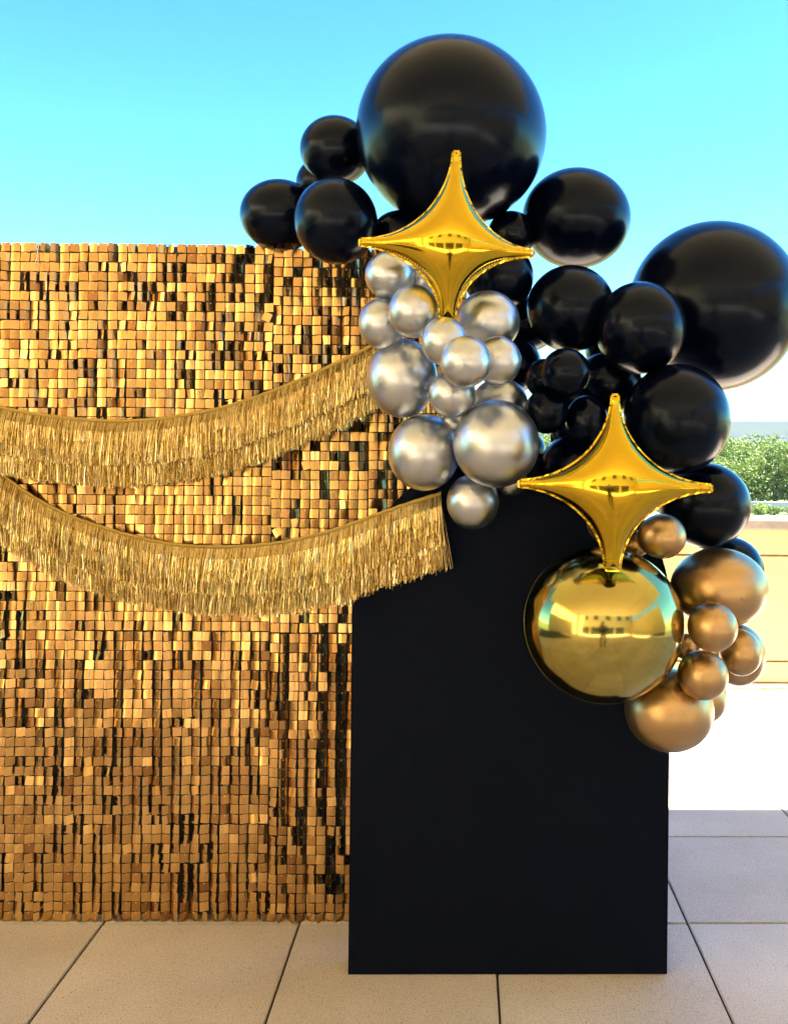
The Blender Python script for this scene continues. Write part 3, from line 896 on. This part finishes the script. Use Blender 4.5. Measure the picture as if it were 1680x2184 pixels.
# four-pointed foil stars
def foil_star(name, tips, centre, d, tilt, label, seed):
    """tips: arm lengths in pixels (top, right, bottom, left)"""
    k = d / F
    L4 = [t * k for t in tips]; w = 6.0 * k
    p_ = 0.575
    NT_ = 44
    dirs = [(0, 1), (1, 0), (0, -1), (-1, 0)]
    quads = []
    tt = np.linspace(0, 1, NT_)
    for q in range(4):
        A_, B_ = L4[q], L4[(q + 1) % 4]
        wa = w * (2.6 if q == 2 else 1.0); wb = w * (2.6 if (q + 1) % 4 == 2 else 1.0)
        ang = tt * math.pi / 2
        u = (A_ - w) * np.cos(ang) ** (2 / p_) + wb * np.minimum(1, tt * 1.0) ** 0.5
        vv = (B_ - w) * np.sin(ang) ** (2 / p_) + wa * np.minimum(1, (1 - tt)) ** 0.5
        quads.append((u, vv))
    # 2-D outline for the pressure solve
    out = []
    for q in range(4):
        da, db = dirs[q], dirs[(q + 1) % 4]
        u, vv = quads[q]
        for a, b in zip(u, vv): out.append((da[0] * a + db[0] * b, da[1] * a + db[1] * b))
    out = np.array(out)
    ext = max(L4) * 1.04; NG = 260
    g1 = np.linspace(-ext, ext, NG); GXg, GZg = np.meshgrid(g1, g1)
    # inside test: even-odd rule
    ins = np.zeros(GXg.shape, bool)
    x1, y1 = out[-1]
    for x2, y2 in out:
        cnd = (y1 > GZg) != (y2 > GZg)
        if y1 != y2:
            xi = (x2 - x1) * (GZg - y1) / (y2 - y1) + x1
            ins ^= cnd & (GXg < xi)
        x1, y1 = x2, y2
    phi = np.zeros_like(GXg); hh = g1[1] - g1[0]
    for _ in range(5200):
        phi[1:-1, 1:-1] = np.where(ins[1:-1, 1:-1], 0.25 * (phi[:-2, 1:-1] + phi[2:, 1:-1] + phi[1:-1, :-2] + phi[1:-1, 2:] + hh * hh), 0)
    def height(x, z):
        fx = (x + ext) / hh; fz = (z + ext) / hh
        i = np.clip(fx.astype(int), 0, NG - 2); j = np.clip(fz.astype(int), 0, NG - 2); a = fx - i; b = fz - j
        return phi[j, i] * (1 - a) * (1 - b) + phi[j, i + 1] * a * (1 - b) + phi[j + 1, i] * (1 - a) * b + phi[j + 1, i + 1] * a * b
    ph2 = phi.copy()
    for _ in range(3): ph2[1:-1, 1:-1] = 0.5 * ph2[1:-1, 1:-1] + 0.125 * (ph2[:-2, 1:-1] + ph2[2:, 1:-1] + ph2[1:-1, :-2] + ph2[1:-1, 2:])
    dpz, dpx = np.gradient(ph2, hh)
    def samp(fld, x, z):
        fx = np.clip((x + ext) / hh, 0, NG - 1.001); fz = np.clip((z + ext) / hh, 0, NG - 1.001)
        i = fx.astype(int); j = fz.astype(int); a = fx - i; b = fz - j
        return fld[j, i] * (1 - a) * (1 - b) + fld[j, i + 1] * a * (1 - b) + fld[j + 1, i] * (1 - a) * b + fld[j + 1, i + 1] * a * b
    NS_ = 14
    root = empty(name, P(centre[0], centre[1], d)); root.rotation_euler = tilt
    tag(root, label, 'balloon', 'four-pointed gold foil star balloons')
    for side, nm in ((-1, 'front_foil'), (1, 'back_foil')):
        V = []; Fc = []; UV = []
        arc = 0.0
        for q in range(4):
            da, db = np.array(dirs[q]), np.array(dirs[(q + 1) % 4])
            u, vv = quads[q]
            b0 = len(V)
            su = np.maximum(u - vv, 0); sv_ = np.maximum(vv - u, 0)
            im = int(np.argmin(np.abs(u - vv))); su[im] = 0; sv_[im] = 0
            # smooth the kink of the spine near the centre
            for i in range(NT_):
                if i: arc += math.hypot(u[i] - u[i - 1], vv[i] - vv[i - 1])
                for jx in range(NS_ + 1):
                    s_ = math.sin(math.pi / 2 * jx / NS_)
                    uu = su[i] + (u[i] - su[i]) * s_; ww = sv_[i] + (vv[i] - sv_[i]) * s_
                    xy = da * uu + db * ww
                    h_ = 0.0 if jx == NS_ else math.sqrt(max(0.0, 2 * float(height(np.array([xy[0]]), np.array([xy[1]]))[0])))
                    V.append((xy[0], side * h_ * 1.02, xy[1])); UV.append((arc, jx / NS_))
            for i in range(NT_ - 1):
                for jx in range(NS_):
                    a = b0 + i * (NS_ + 1) + jx
                    fq = (a, a + 1, a + NS_ + 2, a + NS_ + 1)
                    Fc.append(fq if side > 0 else fq[::-1])
        me = mesh_of(nm, V, Fc, M['star'], True, uv=UV)
        bm = bmesh.new(); bm.from_mesh(me)
        bmesh.ops.remove_doubles(bm, verts=bm.verts[:], dist=0.0004)
        bm.normal_update()
        bmesh.ops.reverse_faces(bm, faces=[f_ for f_ in bm.faces if f_.normal.y * side < 0])
        bm.to_mesh(me); bm.free()
        me.polygons.foreach_set('use_smooth', [True] * len(me.polygons))
        # normals straight from the pressure solution keep the mirror clean
        co = np.empty(len(me.vertices) * 3); me.vertices.foreach_get('co', co); co = co.reshape(-1, 3)
        gx_, gz_ = samp(dpx, co[:, 0], co[:, 2]), samp(dpz, co[:, 0], co[:, 2])
        hc = np.maximum(np.abs(co[:, 1]) / 1.02, 0.0035)
        nv_ = np.stack([-gx_ / hc, np.full(len(co), side * 1.0), -gz_ / hc], 1)
        nv_ /= np.linalg.norm(nv_, axis=1)[:, None]
        me.normals_split_custom_set_from_vertices([tuple(q) for q in nv_])
        obj(nm, me, root)
    # flat welded rim
    V = []; Fc = []; n_ = len(out)
    r3 = np.random.default_rng(seed)
    for i in range(n_):
        t_ = out[(i + 1) % n_] - out[i - 1]; nn = np.array([t_[1], -t_[0]]); ln = np.linalg.norm(nn); nn = nn / ln if ln > 1e-9 else nn
        if np.dot(nn, out[i]) < 0: nn = -nn
        rim = 0.0045
        wv = 0.0007 * math.sin(i * 1.3) + r3.normal(0, 0.0003)
        for (e, y_) in ((-0.001, -0.0007), (rim, -0.0004 + wv), (rim, 0.0004 + wv), (-0.001, 0.0007)):
            pt = out[i] + nn * e; V.append((pt[0], y_, pt[1]))
    for i in range(n_):
        for q in range(4):
            Fc.append((i * 4 + q, i * 4 + (q + 1) % 4, ((i + 1) % n_) * 4 + (q + 1) % 4, ((i + 1) % n_) * 4 + q))
    obj('welded_rim', mesh_of('welded_rim', V, Fc, M['star'], False), root)
    # tied cuffs near the four tips
    for q in range(4):
        da = np.array(dirs[q]); L_ = L4[q]
        c_ = da * L_ * 0.86; db = np.array((-da[1], da[0]))
        # half width of the arm here
        hw = math.sqrt(max(1e-8, 2 * float(height(np.array([c_[0]]), np.array([c_[1]]))[0])))
        m = MB(); pts = []
        for k2 in range(25):
            a = 2 * math.pi * k2 / 24
            pts.append((c_[0] + db[0] * hw * 1.0 * math.cos(a), hw * 1.05 * math.sin(a), c_[1] + db[1] * hw * math.cos(a)))
        m.tube(pts, 0.0007, 5, cap=False)
        m.build('tip_crease', M['star'], root, True)
    return root
foil_star('foil_star_balloon', (208, 181, 156, 199), (962, 529), 2.13, (R(3), R(2.5), R(2)), 'upper four-pointed gold foil star in front of the giant black balloon', 1)
foil_star('foil_star_balloon', (200, 213, 184, 207), (1308, 1036), 2.07, (R(-4), R(0.8), R(-2)), 'lower four-pointed gold foil star above the gold foil sphere', 2)

# ------------------------------------------------------------------ scrap of yellow ribbon on the paving
rb = MB()
c0 = on_plane_y(1628, 1474, 5.16); c0.z = 0.006
for s_ in range(3):
    ph = random.uniform(0, 6)
    pts = []
    for k in range(40):
        t = k / 39
        pts.append(c0 + Vector((-0.07 + 0.14 * t + 0.015 * math.sin(9 * t + ph), 0.05 * math.sin(7 * t + ph * 2) * (1 - 0.4 * t), 0.006 + 0.010 * abs(math.sin(8 * t + ph)))))
    rb.tube(pts, 0.0028, 5)
o = rb.build('ribbon_scrap', M['yellow'], None, True); tag(o, 'tangled scrap of yellow ribbon lying by the parapet', 'ribbon')

# ------------------------------------------------------------------ the photographer, seen only in the mirror balloons
def skinned(name, joints, edges, radii, mat, parent, levels=2):
    me = bpy.data.meshes.new(name); me.from_pydata(joints, edges, []); me.materials.append(mat)
    o = obj(name, me, parent)
    sk = o.modifiers.new('skin', 'SKIN'); sk.use_smooth_shade = True
    for i_, r_ in enumerate(radii):
        v_ = me.skin_vertices[0].data[i_]
        v_.radius = (r_, r_) if not isinstance(r_, tuple) else r_
        v_.use_root = (i_ == 0)
    ss = o.modifiers.new('sub', 'SUBSURF'); ss.levels = levels; ss.render_levels = levels
    return o
per = empty('person', (0.0, -0.42, 0.0)); tag(per, 'person in dark clothes holding up a phone, mirrored in foil sphere', 'person')
J = [(0, 0, 0.92), (0, 0, 1.10), (0, 0.0, 1.30), (0, 0, 1.41), (0, 0.02, 1.47),
     (0.09, 0, 0.86), (0.10, 0.02, 0.48), (0.11, -0.02, 0.09), (0.12, 0.12, 0.03),
     (-0.09, 0, 0.86), (-0.10, 0.02, 0.48), (-0.11, -0.02, 0.09), (-0.12, 0.12, 0.03),
     (0.17, 0, 1.36), (0.23, 0.10, 1.14), (0.10, 0.26, 1.38),
     (-0.17, 0, 1.36), (-0.23, 0.10, 1.14), (-0.10, 0.26, 1.38)]
E = [(0, 1), (1, 2), (2, 3), (3, 4), (0, 5), (5, 6), (6, 7), (7, 8), (0, 9), (9, 10), (10, 11), (11, 12), (2, 13), (13, 14), (14, 15), (2, 16), (16, 17), (17, 18)]
Rr = [(0.15, 0.10), (0.13, 0.09), (0.16, 0.10), 0.055, 0.05, 0.085, 0.06, 0.042, 0.04, 0.085, 0.06, 0.042, 0.04, 0.06, 0.042, 0.033, 0.06, 0.042, 0.033]
skinned('body', J, E, Rr, M['shirt'], per)
hd = balloon_base(24, 16)
hv_ = hd[0].copy(); hv_ = hv_ * np.array([0.075, 0.092, 0.112]); hv_[:, 1] += np.where(hv_[:, 2] < -0.03, 0.01, 0)
head = obj('head', mesh_of('head', hv_ + np.array([0, 0.02, 1.585]), hd[1], M['skin'], True), per)
nz_ = MB().tube([(0, 0.105, 1.61), (0, 0.125, 1.575), (0, 0.108, 1.565)], [0.008, 0.014, 0.008], 8).build('nose', M['skin'], head, True)
hr = hd[0] * np.array([0.084, 0.10, 0.118]); keep = [q for q in hd[1] if np.mean([hr[i_][1] for i_ in q]) < 0.045 and np.mean([hr[i_][2] for i_ in q]) > -0.06 or np.mean([hr[i_][2] for i_ in q]) > 0.07]
obj('hair', mesh_of('hair', hr + np.array([0, 0.015, 1.59]), keep, M['hair'], True), head)
for sx in (-1, 1):
    hx = sx * 0.085
    Jh = [(hx, 0.27, 1.395), (hx * 0.9, 0.30, 1.42)]; Eh = [(0, 1)]; Rh = [0.024, 0.03]
    for q in range(4):
        b0 = len(Jh); z_ = 1.405 + q * 0.019
        Jh += [(hx * 0.85, 0.335, z_), (hx * 0.80, 0.365, z_ + 0.002), (hx * 0.62 , 0.372, z_ + 0.003)]
        Eh += [(1, b0), (b0, b0 + 1), (b0 + 1, b0 + 2)]; Rh += [0.009, 0.0085, 0.0075]
    b0 = len(Jh); Jh += [(hx * 0.75, 0.315, 1.45), (hx * 0.6, 0.325, 1.468)]; Eh += [(1, b0), (b0, b0 + 1)]; Rh += [0.010, 0.009]
    skinned('hand', Jh, Eh, Rh, M['skin'], per, 1)
ph_ = MB().box(-0.036, 0.036, -0.365 + 0.705, -0.357 + 0.705, 1.395, 1.545).build('smartphone', M['phone'], None, bevel=0.003)
ph_.location = (0.0, -0.42, 0.0); tag(ph_, 'black phone held up by the person mirrored in foil', 'phone')

# ------------------------------------------------------------------ air
hz = MB().box(-3600, 3600, -3600, 3600, GZ - 1.5, 75)
m = bpy.data.materials.new('thin_haze'); m.use_nodes = True
nt = m.node_tree; nt.nodes.remove(nt.nodes['Principled BSDF'])
pv = nt.nodes.new('ShaderNodeVolumePrincipled'); pv.inputs['Color'].default_value = (0.78, 0.92, 1.0, 1); pv.inputs['Density'].default_value = 0.00007
nt.links.new(pv.outputs[0], nt.nodes['Material Output'].inputs['Volume'])
o = hz.build('haze', m); tag(o, kind='stuff')
